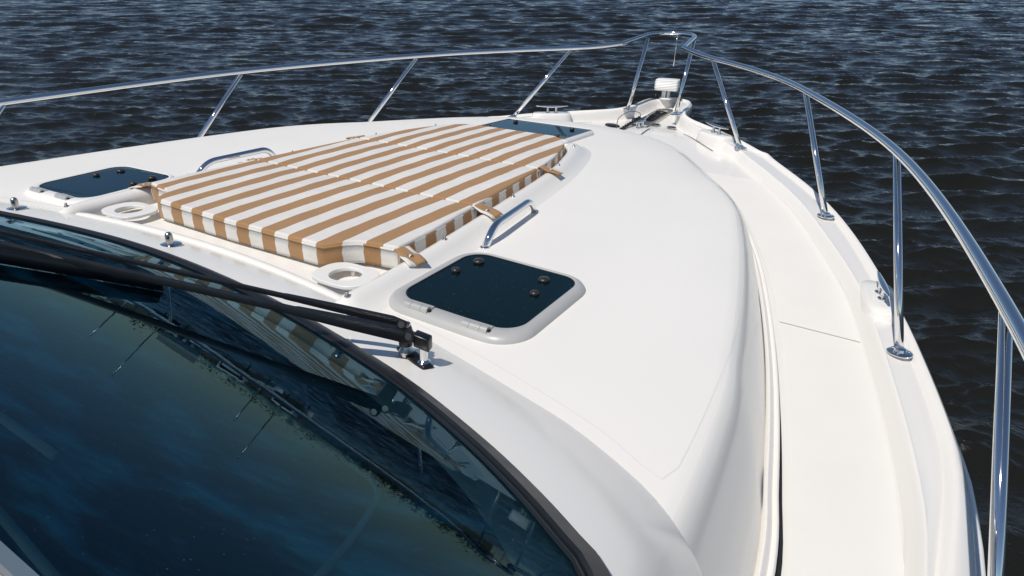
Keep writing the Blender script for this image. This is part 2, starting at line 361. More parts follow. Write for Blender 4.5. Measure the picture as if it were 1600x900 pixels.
def drop(x, y): h = TRUNK.ray_cast(Vector((x, y, 3)), Vector((0, 0, -1))); return h[0].z if h[0] else trunk_z(x, y)
tc_o = part(MB().add(V, F), 'trunk_cabin', M['gel_trunk'], ang=60)
tc_o.data.materials.append(M['gel'])
for p in tc_o.data.polygons: p.material_index = 1 if abs(p.normal.z) < .94 else 0
# non-skid patches
panel(2.80, 4.55, lambda y: max(base_x(y) + .035, .0), lambda y: Gx(y) - .008, 'nonskid_panel', lambda x, y: zS(y) + .012 * (1 - (x / max(Gx(y), .01)) ** 2) + .004, M['nonskid'])
panel(-1.5, 2.785, lambda y: base_x(y) + .035, lambda y: Gx(y) - .008, 'nonskid_panel', lambda x, y: zS(y) + .012 * (1 - (x / Gx(y)) ** 2) + .004, M['nonskid'])
# dark drain gap between side deck and trunk ledge
for s in (1, -1):
    zd = lambda x, y: zS(y) + .012 * (1 - (x / Gx(y)) ** 2) + .0075
    rr = [[(s * (base_x(y) - .004), y, zd(base_x(y), y)), (s * (base_x(y) + .003 + .013 * float(sm((2.7 - y) / 1.4))), y, zd(base_x(y), y))] for y in np.linspace(-1.5, 2.75, 60)]
    V, F = grid(rr); 
    if s < 0: F = [tuple(reversed(f)) for f in F]
    part(MB().add(V, F), 'side_deck_gutter', M['dark'])

M['seam'] = mat('nonskid_border_groove', (.765, .745, .70), .5)
def seam(pts, w=.0016):
    for s in (1, -1):
        P = [Vector((s * x, y, 0)) for x, y in resample(crom(pts, 8), 60)]
        rr = []
        for i, p in enumerate(P):
            t = (P[min(i + 1, 59)] - P[max(i - 1, 0)]).normalized(); n = Vector((-t.y, t.x, 0)) * w; rr.append([Vector((q.x, q.y, drop(q.x, q.y) + .0008)) for q in (p - n, p, p + n)])
        V, F = grid(rr); part(MB().add(V, F), 'panel_seam', M['seam'])
# ------------------------------------------------------------------ windshield cowl, gasket, glass
_W = [(2.05, -1.2), (2.05, -.4), (2.045, -.1), (2.03, .13), (1.99, .34), (1.93, .50), (1.848, .623), (1.787, .672), (1.68, .748), (1.515, .846), (1.267, .963), (1.052, 1.033), (.812, 1.095), (.55, 1.140), (.27, 1.160), (0, 1.165)]
def gz(x, y): return 1.5043 + .4826 * ((1.097 - y) * .9817 - (math.sqrt(x * x + .23) - .4796) * .1907)
_C = [(2.04, -1.2), (2.04, -.4), (2.03, .2), (2.00, .60), (1.955, .86), (1.88, .965), (1.77, 1.052), (1.58, 1.148), (1.376, 1.213), (1.135, 1.282), (.925, 1.325), (.70, 1.352), (.45, 1.372), (.2, 1.38), (0, 1.382)]
Wh = resample(crom(_W, 10), 90); Ch = resample(crom(_C, 10), 90)
# match C samples to W by arc fraction (both run aft to centre)
Wf = np.vstack([Wh, (Wh * [-1, 1])[::-1][1:]]); Cf = np.vstack([Ch, (Ch * [-1, 1])[::-1][1:]])
rows = []
for w, c in zip(Wf, Cf):
    zc = float(top(c[0], c[1])) - .004 if c[1] > .7 else 1.36; row = []
    RZ = gz(*w) - .002
    row.append((w[0] * .97, w[1] - .03, RZ - .06)); row.append((*(w - (c - w) * .06), RZ - .006))
    for t in (0, .06, .15, .25, .35, .45, .55, .65, .74, .82, .89, .95, 1.0, 1.04):
        q = w + (c - w) * t; h = 1 - .30 * t - .70 * t ** 2.6 if t <= 1 else -.12
        row.append((q[0], q[1], zc + (RZ - zc) * h))
    rows.append(row)
V, F = grid(rows); part(MB().add(V, F), 'windshield_cowl', M['gel'], ang=50)
def rim_frame(i):
    t = Wf[min(i + 1, len(Wf) - 1)] - Wf[max(i - 1, 0)]; t = t / np.linalg.norm(t); n = np.array([t[1], -t[0]])
    if n @ np.array([Wf[i][0], 1.0 + Wf[i][1]]) < 0: n = -n
    return n
def glass_pt(i, v, lift=0.0):
    n = rim_frame(i); yaw = math.atan2(n[0], n[1]) * .6; x = Wf[i][0] - math.sin(yaw) * v; y = Wf[i][1] - math.cos(yaw) * v
    e = 1e-3; nn = np.array([-(gz(x + e, y) - gz(x - e, y)) / (2 * e), -(gz(x, y + e) - gz(x, y - e)) / (2 * e), 1.0]); nn /= np.linalg.norm(nn)
    return np.array([x, y, gz(x, y) + .006]) + nn * lift
GI = [i for i in range(len(Wf)) if Wf[i][1] > .25]
ROOF_Y = .142
def vend(i): n = rim_frame(i); return (Wf[i][1] - ROOF_Y) / math.cos(math.atan2(n[0], n[1]) * .6)
VT = 1.0
rows = [[glass_pt(i, v) for v in np.linspace(-.012, vend(i), 26)] for i in GI]
V, F = grid(rows); F = [tuple(reversed(f)) for f in F]
part(MB().add(V, F), 'windshield', M['glass'])
# gasket: flat rubber band over the lower glass edge
rows = []
for i in GI:
    rows.append([glass_pt(i, v, l) for v, l in ((-.030, -.012), (-.030, .004), (-.024, .011), (.004, .013), (.009, .009), (.010, .001))])
V, F = grid(rows); part(MB().add(V, F), 'windshield_gasket', M['black'], ang=40)
rows = []
for i in GI: rows.append([glass_pt(i, v, l) for v, l in ((.0105, .002), (.012, .006), (.016, .006), (.018, .001))])
V, F = grid(rows); part(MB().add(V, F), 'gasket_trim', M['wiper'], ang=40)
# upper frame and roof edge
rows = []
for i in GI: e = vend(i); rows.append([glass_pt(i, v, l) for v, l in ((e - .010, -.01), (e - .010, .006), (e + .006, .008), (e + .008, .002))])
V, F = grid(rows); part(MB().add(V, F), 'header_seal', M['steel_dull'], ang=40)
rows = []
for i in GI:
    p = glass_pt(i, vend(i) + .007); rows.append([(p[0], p[1], p[2] - .02), (p[0], p[1], p[2] + .004), (p[0], p[1] - .012, p[2] + .010), (p[0], p[1] - .3, p[2] + .10), (p[0], p[1] - 1.0, p[2] + .22), (p[0], p[1] - 3.0, p[2] + .30)])
V, F = grid(rows); part(MB().add(V, F), 'hardtop', M['gel'], ang=40)
# dashboard under the glass, with teal ripple reflections painted into its colour
m = mat('dash_painted_ripples', (.004, .012, .016), .28, var=(4, .5)); n_ = m.node_tree; tc_ = n_.nodes.new('ShaderNodeTexCoord'); mp_ = n_.nodes.new('ShaderNodeMapping')
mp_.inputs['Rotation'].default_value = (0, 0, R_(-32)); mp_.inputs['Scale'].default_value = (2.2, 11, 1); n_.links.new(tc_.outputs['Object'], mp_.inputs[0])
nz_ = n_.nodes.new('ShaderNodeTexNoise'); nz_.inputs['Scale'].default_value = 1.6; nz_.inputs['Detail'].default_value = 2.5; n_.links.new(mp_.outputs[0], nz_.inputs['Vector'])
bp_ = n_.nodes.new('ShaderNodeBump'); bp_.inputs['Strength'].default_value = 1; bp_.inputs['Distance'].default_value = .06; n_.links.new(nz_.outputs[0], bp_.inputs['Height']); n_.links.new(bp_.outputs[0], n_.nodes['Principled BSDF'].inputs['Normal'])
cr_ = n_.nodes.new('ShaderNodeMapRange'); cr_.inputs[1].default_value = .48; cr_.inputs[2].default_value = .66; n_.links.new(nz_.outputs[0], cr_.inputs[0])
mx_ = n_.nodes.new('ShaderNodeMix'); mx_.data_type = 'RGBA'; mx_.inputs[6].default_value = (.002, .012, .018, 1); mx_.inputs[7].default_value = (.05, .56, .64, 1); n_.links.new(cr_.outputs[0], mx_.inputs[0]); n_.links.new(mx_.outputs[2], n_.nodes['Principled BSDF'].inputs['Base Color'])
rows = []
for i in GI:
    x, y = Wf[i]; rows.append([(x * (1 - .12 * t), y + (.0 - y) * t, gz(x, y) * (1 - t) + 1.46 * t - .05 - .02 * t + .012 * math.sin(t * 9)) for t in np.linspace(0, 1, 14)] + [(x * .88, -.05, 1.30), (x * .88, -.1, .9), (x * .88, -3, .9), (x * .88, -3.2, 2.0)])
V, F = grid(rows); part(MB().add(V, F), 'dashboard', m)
mt = mat('dash_trim_vinyl', (.62, .64, .56), .5)
for s in (1, -1):
    part(MB().tube([(s * x, y, z) for x, y, z in bend([(0.516, 0.869, 1.455), (0.763, 0.839, 1.455), (1.124, 0.784, 1.455), (1.395, 0.732, 1.455), (1.437, 0.621, 1.462), (1.46, 0.501, 1.47)], .05)], .007, 8), 'dash_trim', mt)
part(MB().tube([(0.526, 0.46, 1.47), (0.831, 0.451, 1.47)], .010, 8), 'dash_trim', mt)
part(MB().tube([(0.961, 0.304, 1.52), (1.208, 0.278, 1.52)], .008, 8), 'dash_trim', mt)

# ------------------------------------------------------------------ sun pad well: rolled coaming
coam = []
half_c = crom([(.752, 1.26, 0), (.751, 1.47, 0), (.722, 1.84, 0), (.668, 2.36, 0), (.614, 2.80, 0), (.548, 3.10, 0), (.468, 3.34, 0), (.37, 3.48, 0)], 8)
for s in (1, -1):
    V = []; rows = []
    H = [Vector((p[0], p[1], 0)) for p in half_c]
    for i, p in enumerate(H):
        t = (H[min(i + 1, len(H) - 1)] - H[max(i - 1, 0)]).normalized(); n = Vector((t.y, -t.x, 0))   # outward
        end = min(1, i / 3 + .2) * min(1, (len(H) - 1 - i) / 5 + .1)
        row = []
        for d, h in ((-.040, -.045), (-.040, .008), (-.035, .022), (-.022, .034), (-.004, .040), (.014, .037), (.032, .026), (.052, .012), (.078, .003), (.11, -.004)):
            q = p + n * d; row.append((s * q.x, q.y, float(top(q.x, q.y)) + h * (end if h > 0 else 1)))
        rows.append(row)
    V, F = grid(rows)
    if s > 0: F = [tuple(reversed(f)) for f in F]
    part(MB().add(V, F), 'well_coaming', M['gel'])
    for y in (1.305, 1.825, 2.382, 2.929, 3.33):
        x = float(np.interp(y, [p[1] for p in half_c], [p[0] for p in half_c])); x += .0 if y < 1.4 else -.004
        k = MB().lathe((s * x, y, float(top(x, y)) + .036), [(.009, 0), (.0095, .003), (.006, .006), (.0045, .011), (.0055, .014), (.003, .016)], 12)
        part(k, 'canvas_snap', M['steel_dull'])
# rear lip of the well
rp = [(x, 1.375 - .06 * (x / .75) ** 2, float(top(x, 1.375)) + .004 - .02 * float(sm((abs(x) - .68) / .1))) for x in np.linspace(-.78, .78, 40)]
part(MB().tube(rp, .016, 10, flat=.8), 'well_lip', M['gel'])
# cup holders
for s in (1, -1):
    n = 48; cx, cy, z = s * .592, 1.462, 1.433; V = []; F = []
    def outl(t):
        c, q = math.cos(t), math.sin(t)
        # rounded blade: square towards the corner, round towards the pad
        ex = .108 * np.sign(c) * abs(c) ** .62; ey = .083 * np.sign(q) * abs(q) ** .75; return ex * s, ey
    for lvl in (0, -.012):
        for k in range(n):
            t = 2 * math.pi * k / n; ox, oy = outl(t); V.append((cx + ox, cy + oy, z + lvl))
        for k in range(n):
            t = 2 * math.pi * k / n; V.append((cx + s * .053 * math.cos(t), cy + .053 * math.sin(t), z + lvl))
    for k in range(n):
        k2 = (k + 1) % n; F += [(k, k2, n + k2, n + k), (2 * n + k, 3 * n + k, 3 * n + k2, 2 * n + k2), (k, 2 * n + k, 2 * n + k2, k2), (n + k, n + k2, 3 * n + k2, 3 * n + k)]
    o = part(MB().add(V, F), 'cup_holder', M['white_plastic'], ang=40, bevel=.002)
    sub(MB().tube([(cx - s * .03, cy + .062, 1.40), (cx - s * .03, cy + .062, z - .011)], .007, 10), 'leg', M['white_plastic'], o)

# ------------------------------------------------------------------ hatches
def rrect(x0, x1, y0, y1, r, n=8):
    P = []
    for cx, cy, a in ((x1 - r, y0 + r, -90), (x1 - r, y1 - r, 0), (x0 + r, y1 - r, 90), (x0 + r, y0 + r, 180)):
        for k in range(n + 1): t = R_(a + 90 * k / n); P.append((cx + r * math.cos(t), cy + r * math.sin(t)))
    return P
def hatch(x0, x1, y0, y1, r, mf, zb, knobs, hinges, mx=.038, my0=.058, my1=.027):
    # zb(x,y): deck height
    def ring(ins, h, ri):
        return [(x, y, zb(x, y) + h) for x, y in rrect(x0 + ins[0], x1 - ins[0], y0 + ins[1], y1 - ins[2], ri)]
    L = [ring((0, 0, 0), -.01, r), ring((0, 0, 0), .003, r), ring((.001, .001, .001), .008, r), ring((.008, .008, .008), .018, r - .006), ring((.018, .018, .016), .024, r - .012),
         ring((mx - .004, my0 - .004, my1 - .004), .026, r - .03), ring((mx, my0, my1), .0235, r - .033), ring((mx, my0, my1), .012, r - .033)]
    V, F = grid(L, closed=True); F = [tuple(reversed(f)) for f in F]
    o = part(MB().add(V, F), 'deck_hatch', mf, ang=45)
    g = ring((mx + .001, my0 + .001, my1 + .001), .021, r - .034)
    g2 = ring((mx - .001, my0 - .001, my1 - .001), .0222, r - .032); g3 = ring((mx + .0045, my0 + .0045, my1 + .0045), .0222, r - .037)
    V, F = grid([g2, g3], closed=True); sub(MB().add(V, F), 'seal', M['black'], o)
    sub(MB().add(g, [tuple(range(len(g)))]), 'pane', M['hatch_glass'], o, smooth=False)
    for kx, ky, kr in knobs:
        z = zb(kx, ky) + .021
        sub(MB().lathe((kx, ky, z), [(kr * .75, 0), (kr * .8, .004), (kr, .005), (kr, .008), (kr * .8, .0125), (kr * .3, .0145), (0, .0148)], 24), 'knob', M['knob'], o, ang=50)
    for hx, hy in hinges:
        z = zb(hx, hy) + .022; b = MB()
        for a, w in ((-.030, .0115), (0, .0175), (.030, .0115)): b.tube([(hx + a - w, hy, z + .004), (hx + a + w, hy, z + .004)], .0125, 16)
        b.box((hx, hy + .014, z + .004), (.043, 0, 0), (0, .011, 0), (0, 0, .005))
        h = sub(b, 'hinge', M['hinge'], o, ang=40)
        sub(MB().tube([(hx - .044, hy, z + .004), (hx + .047, hy, z + .004)], .006, 8), 'hinge_pin', M['dark'], h)
    return o
zt_ = lambda x, y: float(top(x, y)) - .003
for s in (1, -1):
    X = (.80, 1.295) if s > 0 else (-1.295, -.80)
    hatch(X[0], X[1], 1.362, 1.865, .105, M['alu'] if s > 0 else M['white_plastic'], zt_, [(s * .905, 1.765, .019), (s * .885, 1.662, .015), (s * 1.155, 1.765, .019), (s * 1.18, 1.662, .015)], [(s * 1.15, 1.388), (s * .946, 1.388)])
hatch(-.325, .325, 3.50, 3.93, .05, M['white_plastic'], lambda x, y: float(top(x, y)) + .004, [(.204, 3.83, .017), (.24, 3.57, .014), (-.204, 3.83, .017), (-.24, 3.57, .014)], [], mx=.02, my0=.02, my1=.02)
# under-hatch wells: pale trunk walls glimpsed through the smoked glass stay dark

# ------------------------------------------------------------------ hand rails on the trunk
for s in (1, -1):
    a = Vector((s * .822, 1.925, trunk_z(.82, 1.925) - .006)); b = Vector((s * .772, 2.372, trunk_z(.77, 2.37) - .006)); up = Vector((0, 0, .064)); d = (b - a).normalized()
    pts = bend([a, a + up + d * .075, b + up - d * .05, b], .065, 8)
    o = part(MB().tube(pts, .0145, 18), 'grab_rail', M['steel'])
    for q in (a, b): sub(MB().lathe(q + Vector((0, 0, .006)), [(.0175, 0), (.0175, .003), (.015, .005)], 20), 'foot_ring', M['steel'], o)

# ------------------------------------------------------------------ bow rail
T4, T3, T2, T1 = (2.342, 1.855, 1.633), (1.996, 3.183, 1.713), (1.422, 4.364, 1.775), (.584, 5.338, 1.828)
stb = [(2.56, -.6, 1.50), (2.51, .6, 1.56), T4, T3, T2, (1.02, 4.93, 1.803), T1, (.40, 5.51, 1.845), (.262, 5.635, 1.868)]
run = crom(stb, 12)
run = [tuple(p) for p in run]
front = bend([run[-1], (.205, 6.08, 1.925), (.13, 6.19, 1.935), (0, 6.225, 1.938), (-.13, 6.19, 1.935), (-.205, 6.08, 1.925), (-run[-1][0], run[-1][1], run[-1][2])], .10, 6)
k0 = bend([run[-4], run[-1], front[1]], .03, 5)
path = run[:-4] + [tuple(q) for q in k0] + [tuple(q) for q in front[2:-2]]
path = path + [(-x, y, z) for x, y, z in reversed(run[:-4] + [tuple(q) for q in k0])]
rail = part(MB().tube(path, .0185, 18), 'bow_rail', M['steel'])
posts = [((.217, 5.76), (.205, 6.06, 1.905)), ((.96, 5.033), T1), ((1.712, 3.957), T2), ((2.187, 2.686), T3), ((2.472, 1.30), T4)]
for (bx, by), tp in posts:
    for s in (1, -1):
        zb = float(zG(by)) + .002; b = Vector((s * bx, by, zb)); t = Vector((s * tp[0], tp[1], tp[2]))
        mb = MB().tube([b - (t - b) * .01, t - (t - b).normalized() * .012], .0155, 16)
        o = sub(mb, 'stanchion', M['steel'], rail)
        ang = math.atan2((t - b).y, (t - b).x)
        pl = MB().lathe(b, [(.045, 0), (.045, .004), (.040, .007), (.022, .008), (.0195, .018), (.016, .02)], 24, sx=1.0, rot=ang)
        pl.v = [tuple(b + Vector((( Vector(v) - b).x, (Vector(v) - b).y, (Vector(v) - b).z))) for v in pl.v]
        bp = sub(pl, 'base_plate', M['steel'], o, ang=35)
        for q in (0, 1, 2):
            aa = ang + q * 2.094 + .5; sub(MB().lathe(b + Vector((math.cos(aa) * .032, math.sin(aa) * .032, .0065)), [(.006, 0), (.0055, .002), (.002, .003)], 10), 'screw', M['steel_dull'], o)
# jack staff pin hanging under the rail
pin = MB().tube([(0, 6.222, 1.925), (-.005, 6.225, 1.66)], .0045, 8)
sub(pin, 'hanging_pin', M['steel'], rail)

# ------------------------------------------------------------------ cleats on moulded pods
def cleat(c, ang, L=.25, h=.055, pod=None):
    d = Vector((math.cos(ang), math.sin(ang), 0)); w = Vector((-d.y, d.x, 0)); c = Vector(c); holder = None
    if pod:
        pl, pw, ph, off = pod; rows = []; pc = c + w * off
        for k, (sc, hh) in enumerate(((1.12, -ph - .02), (1.05, -ph + .005), (1.0, -ph * .55), (.97, -.012), (.93, -.002), (.6, 0), (0.01, 0))):
            rows.append([pc + d * (pl * sc * np.sign(math.cos(t)) * abs(math.cos(t)) ** .6) + w * (pw * sc * np.sign(math.sin(t)) * abs(math.sin(t)) ** .7) + Vector((0, 0, hh)) for t in np.linspace(0, 2 * math.pi, 41)[:-1]])
        V, F = grid(rows, closed=True); holder = part(MB().add(V, F), 'cleat_pod', M['gel'])
    n = 15; pts = []; rr = []
    for k in range(n):
        t = -1 + 2 * k / (n - 1); pts.append(c + d * (t * L / 2) + Vector((0, 0, h - .010 * abs(t) ** 2.2 * 0 + .006 * abs(t) ** 2))); rr.append(.0165 * (1 - .72 * abs(t) ** 1.8))
    o = part(MB().tube(pts, rr, 14, flat=.62), 'cleat', M['steel'])
    for q in (-.036, .036):
        sub(MB().lathe(c + d * q, [(.020, 0), (.019, .005), (.0105, .010), (.0095, h - .008)], 16), 'post', M['steel'], o, ang=40)
    return o
def pz(x, y): return float(zG(y)) + .025
for s in (1, -1):
    a = Vector((s * .819, 5.182, 0)); b = Vector((s * .601, 5.354, 0)); cdir = b - a; cc = (a + b) / 2; 
    cleat((cc.x, cc.y, 1.300), math.atan2(cdir.y, cdir.x), cdir.length, .052, pod=(.17, .085, .075, 0))
    a = Vector((s * 2.055, 3.244, 0)); b = Vector((s * 2.124, 2.969, 0)); cc = (a + b) / 2; cdir = b - a
    cleat((cc.x - s * .015, cc.y, 1.117), math.atan2(cdir.y, cdir.x), cdir.length, .05, pod=(.19, .075, .055, 0))

# ------------------------------------------------------------------ foredeck gear
zf = 1.205
def zdk(y): return zS(y) + .012
# anchor slot
o = None
def ringz(x0, x1, y0, y1, r, z): return [(x, y, z + (y - 5.6) * .09) for x, y in rrect(x0, x1, y0, y1, r)]
z0 = zdk(5.6) + .012
V, F = grid([ringz(-.078, .078, 5.42, 6.17, .07, z0 - .02), ringz(-.078, .078, 5.42, 6.17, .07, z0), ringz(-.055, .055, 5.445, 6.145, .05, z0 + .001), ringz(-.055, .055, 5.445, 6.145, .05, z0 - .035)], closed=True)
chute = part(MB().add(V, [tuple(reversed(f)) for f in F]), 'anchor_chute', M['steel_dull'], ang=40)
q = ringz(-.055, .055, 5.445, 6.145, .05, z0 - .012); sub(MB().add(q, [tuple(range(len(q)))]), 'tray', M['steel_dull'], chute, smooth=False)
q = ringz(-.042, .030, 5.74, 6.10, .03, z0 - .008); sub(MB().add(q, [tuple(range(len(q)))]), 'slot', M['dark'], chute, smooth=False)
sub(MB().tube([(-.05, 6.02, z0 + .03), (.05, 6.02, z0 + .03)], [.018, .018], 16), 'roller', M['black'], chute)
sub(MB().tube([(-.028, 5.5, z0 + .012), (-.022, 5.9, z0 + .05)], [.017, .015], 12), 'anchor_shank', M['steel'], chute)
# windlass
wl = part(MB().lathe((-.045, 5.60, zdk(5.6)), [(.036, 0), (.036, .008), (.026, .012), (.022, .035), (.030, .042), (.030, .052), (.015, .058), (0, .06)], 24), 'windlass', M['chain'], ang=40)
sub(MB().tube([(-.10, 5.60, zdk(5.6) + .032), (.0, 5.60, zdk(5.6) + .032)], .017, 16), 'gypsy', M['chain'], wl)
# chain
ch = MB()
c0, c1 = Vector((-.055, 5.24, zdk(5.24) + .012)), Vector((-.040, 5.58, zdk(5.58) + .055))
for k in range(17):
    c = c0.lerp(c1, k / 16); d = (c1 - c0).normalized(); w = Vector((1, 0, 0)) if k % 2 else d.cross(Vector((1, 0, 0)))
    ch.tube([c + d * (math.cos(t) * .019) + w * (math.sin(t) * .013) for t in np.linspace(0, 2 * math.pi, 13)], .0055, 6, cap=False)
tag(ch.build('anchor_chain', M['chain']), 'short dark anchor chain lying on the foredeck behind the anchor slot', 'chain')
wire = crom([(-.075, 5.20, zdk(5.2) + .03), (-.09, 5.27, zdk(5.2) + .10), (-.06, 5.42, zdk(5.2) + .135), (-.03, 5.56, zdk(5.5) + .10), (-.03, 5.60, zdk(5.5) + .05)], 8)
tag(MB().tube(wire, .0028, 6).build('safety_wire', M['chain']), 'thin looped safety wire arching over the anchor chain', 'wire')
cleat((.033, 5.445, zdk(5.44) + .002), R_(84), .17, .045)
for x, y in ((.098, 5.63), (.25, 5.60)):
    z = zdk(y) + .006
    o = part(MB().lathe((x, y, z), [(.042, 0), (.042, .004), (.036, .008), (.030, .006), (0, .006)], 28), 'deck_fill_cap', M['steel_dull'], ang=40)
    sub(MB().lathe((x, y, z + .0065), [(.030, 0), (.029, .0022), (0, .0024)], 24), 'cap_disc', M['black'], o)
    sub(MB().box((x, y, z + .0105), (.016, .004, 0), (-.001, .003, 0), (0, 0, .0016)), 'slot_bar', M['steel'], o)
fs = MB().lathe((-.185, 5.37, zdk(5.37)), [(.050, 0), (.050, .006), (.042, .011), (0, .012)], 24, sx=1.6, rot=R_(-30)); part(fs, 'windlass_foot_switch', M['black'], ang=40)
# locker lid seams
def strip(p, q, w, name='locker_seam'):
    p, q = Vector(p), Vector(q); d = (q - p).normalized(); n = Vector((-d.y, d.x, 0)) * w
    N = 8; rr = [[(p.lerp(q, t) + n * sgn) for sgn in (-1, 1)] for t in np.linspace(0, 1, N)]
    rr = [[Vector((v.x, v.y, zS(v.y) + .012 * (1 - (v.x / max(Gx(v.y), .05)) ** 2) + .0055)) for v in r] for r in rr]
    V, F = grid(rr); part(MB().add(V, [tuple(reversed(f)) for f in F]), name, M['dark'])
strip((.405, 5.44, 0), (.760, 5.06, 0), .004); strip((.12, 5.44, 0), (.136, 5.20, 0), .004)
strip((-.405, 5.44, 0), (-.760, 5.06, 0), .004)
# search light
sl = empty('search_light', (-.055, 6.26, 1.36)); P_(sl)
def S(mb, n, m, **k): o = mb.build(n, m, **k); o.parent = sl; return o
S(MB().lathe((0, 0, .005), [(.060, 0), (.060, .007), (.052, .012), (.030, .014)], 28), 'base', M['white_plastic'], ang=40)
S(MB().box((-.018, 0, .055), (.018, 0, 0), (0, .030, 0), (0, 0, .042)), 'bracket', M['white_plastic'], bevel=.004)
S(MB().box((.022, 0, .06), (.006, 0, 0), (0, .028, 0), (0, 0, .045)), 'bracket', M['white_plastic'], bevel=.003)
rows = []
for k, z in enumerate(np.linspace(.085, .18, 15)):
    f = (k / 14); rad = 1 - .06 * abs(2 * f - 1) ** 3 + (.02 if k % 2 else -.02); 
    if k in (0, 14): rad = .92
    rows.append([(x * rad, y * rad, z) for x, y in rrect(-.105, .105, -.085, .085, .018, 5)])
n_ = len(rows[0]); V, F = grid(rows, closed=True); F += [tuple(range(n_ - 1, -1, -1)), tuple(14 * n_ + k for k in range(n_))]
hd = S(MB().add(V, F), 'lamp_head', M['white_plastic'], ang=50); hd.rotation_euler = (0, 0, R_(12))
part(MB().lathe((-.15, 6.25, 1.365), [(.028, 0), (.028, .008), (.024, .03), (.012, .042), (0, .045)], 20), 'navigation_light', M['wiper'])

seam([(.90, 1.352), (1.15, 1.315), (1.40, 1.245), (1.62, 1.17), (1.76, 1.10), (1.80, 1.09), (1.815, 1.13), (1.80, 1.4), (1.765, 1.75), (1.70, 2.1), (1.60, 2.5), (1.46, 2.95), (1.28, 3.35), (1.05, 3.7)])
# stainless canopy studs on the cowl
def cowl_z(x, y):
    best = None
    for i in range(len(Wf)):
        w, c = Wf[i], Cf[i]; d = c - w; t = np.dot(np.array([x, y]) - w, d) / (d @ d)
        if -.1 < t < 1.1:
            e = np.linalg.norm(w + d * t - [x, y])
            if best is None or e < best[0]: best = (e, t, c, w)
    t, c = best[1], best[2]; t = min(max(t, 0), 1); zc = float(top(c[0], c[1])) - .004
    return zc + (gz(*best[3]) - .002 - zc) * (1 - .30 * t - .70 * t ** 2.6)
for x, y in ((-.03, 1.268), (.886, 1.185), (-.886, 1.185)):
    z = cowl_z(x, y)
    o = part(MB().lathe((x, y, z - .001), [(.036, 0), (.037, .003), (.030, .0055), (.015, .007)], 28), 'canopy_stud', M['steel'], ang=40)
    sub(MB().lathe((x, y, z + .004), [(.0125, 0), (.0125, .030), (.0105, .037), (.006, .041), (0, .042)], 20), 'pin', M['steel_dull'], o, ang=50)
    sub(MB().tube([(x + .0135 * .8, y - .011, z + .030), (x - .0, y - .0, z + .030)], .005, 10), 'pin_hole', M['dark'], o)

# ------------------------------------------------------------------ wiper
def gp_near(x, y, lift): return Vector((x, y, gz(x, y) + .006 + lift))
wp = empty('windshield_wiper', (1.16, 1.10, 1.50)); P_(wp); wp.location = (1.16, 1.10, 1.50); WO = Vector((1.16, 1.10, 1.50))
def WS(mb, n, m, par=None, **k):
    mb.v = [tuple(Vector(v) - WO) for v in mb.v]; o = mb.build(n, m, **k); o.parent = par or wp; return o
WZ_ = cowl_z(1.17, 1.115); A0 = Vector((1.145, 1.10, WZ_ + .085)); B0 = Vector((1.175, 1.105, WZ_ + .070))
# far ends, above the glass, port of the centre of the pane
EA = Vector((.33, .655, 1.755)); EB = Vector((.41, .618, 1.752))
def arm(p, q, w, h):
    d = (q - p).normalized(); up = Vector((0, 0, 1)); sd = d.cross(up).normalized(); u = sd.cross(d)
    rows = []
    for t, k in ((0, .9), (.03, 1.5), (.16, 1.35), (.30, 1.0), (.31, .85), (.7, .8), (1.0, .75), (1.5, .7)):
        c = p + (q - p) * t; ww, hh = w * k, h * k
        rows.append([c + sd * (ww * a) + u * (hh * b) for a, b in ((-1, -.7), (-1, .4), (-.6, 1), (.6, 1), (1, .4), (1, -.7))])
    V, F = grid(rows, closed=True); n = 6; F += [tuple(range(n)), tuple((len(rows) - 1) * n + k for k in reversed(range(n)))]
    return MB().add(V, F)
WS(arm(A0 + Vector((-.02, .02, .004)), EA, .0060, .0075), 'upper_arm', M['wiper'], ang=30)
WS(arm(B0, EB, .0095, .0115), 'lower_arm', M['wiper'], ang=30)
base = MB().box((1.155, 1.118, WZ_ + .005), (.058, -.020, -.004), (.005, .015, 0), (0, 0, .005))
WS(base, 'pivot_plate', M['wiper'], bevel=.003)
WS(MB().lathe((1.125, 1.125, WZ_ + .002), [(.020, 0), (.020, .012), (.013, .02), (.012, .085)], 18), 'pivot', M['steel_dull'], ang=40)
WS(MB().lathe((1.125, 1.123, WZ_ + .03), [(.017, 0), (.019, .035), (.015, .05)], 18), 'pivot_boot', M['wiper'], ang=40)
WS(MB().lathe((1.190, 1.110, WZ_ - .002), [(.012, 0), (.016, .012), (.010, .018), (.010, .055), (.014, .058)], 14), 'pivot', M['steel'], ang=40)
WS(MB().box((1.190, 1.108, WZ_ + .066), (.020, .004, -.004), (-.004, .014, 0), (0, .0, .017)), 'arm_head', M['wiper'], bevel=.004)
for c in ((1.140, 1.098, WZ_ + .098), (1.166, 1.090, WZ_ + .078)):
    WS(MB().lathe(c, [(.012, -.012), (.0125, .008), (.008, .012), (0, .012)], 16, axis=(.3, -.8, .5)), 'bolt', M['black'], ang=40)
# blade, resting on the glass
BL0 = gp_near(.60, .855, .02); BL1 = gp_near(.485, .575, .02) 
bd = (BL1 - BL0).normalized(); BL1 = BL0 + bd * 1.05
bl = WS(MB().tube([BL0, BL0.lerp(BL1, .04), BL1], [.010, .013, .013], 8, flat=1.3), 'blade', M['wiper'], ang=40)
o = MB().tube([BL0 + Vector((0, 0, -.012)), BL1 + Vector((0, 0, -.012))], .006, 6); WS(o, 'rubber_strip', M['black'], bl)

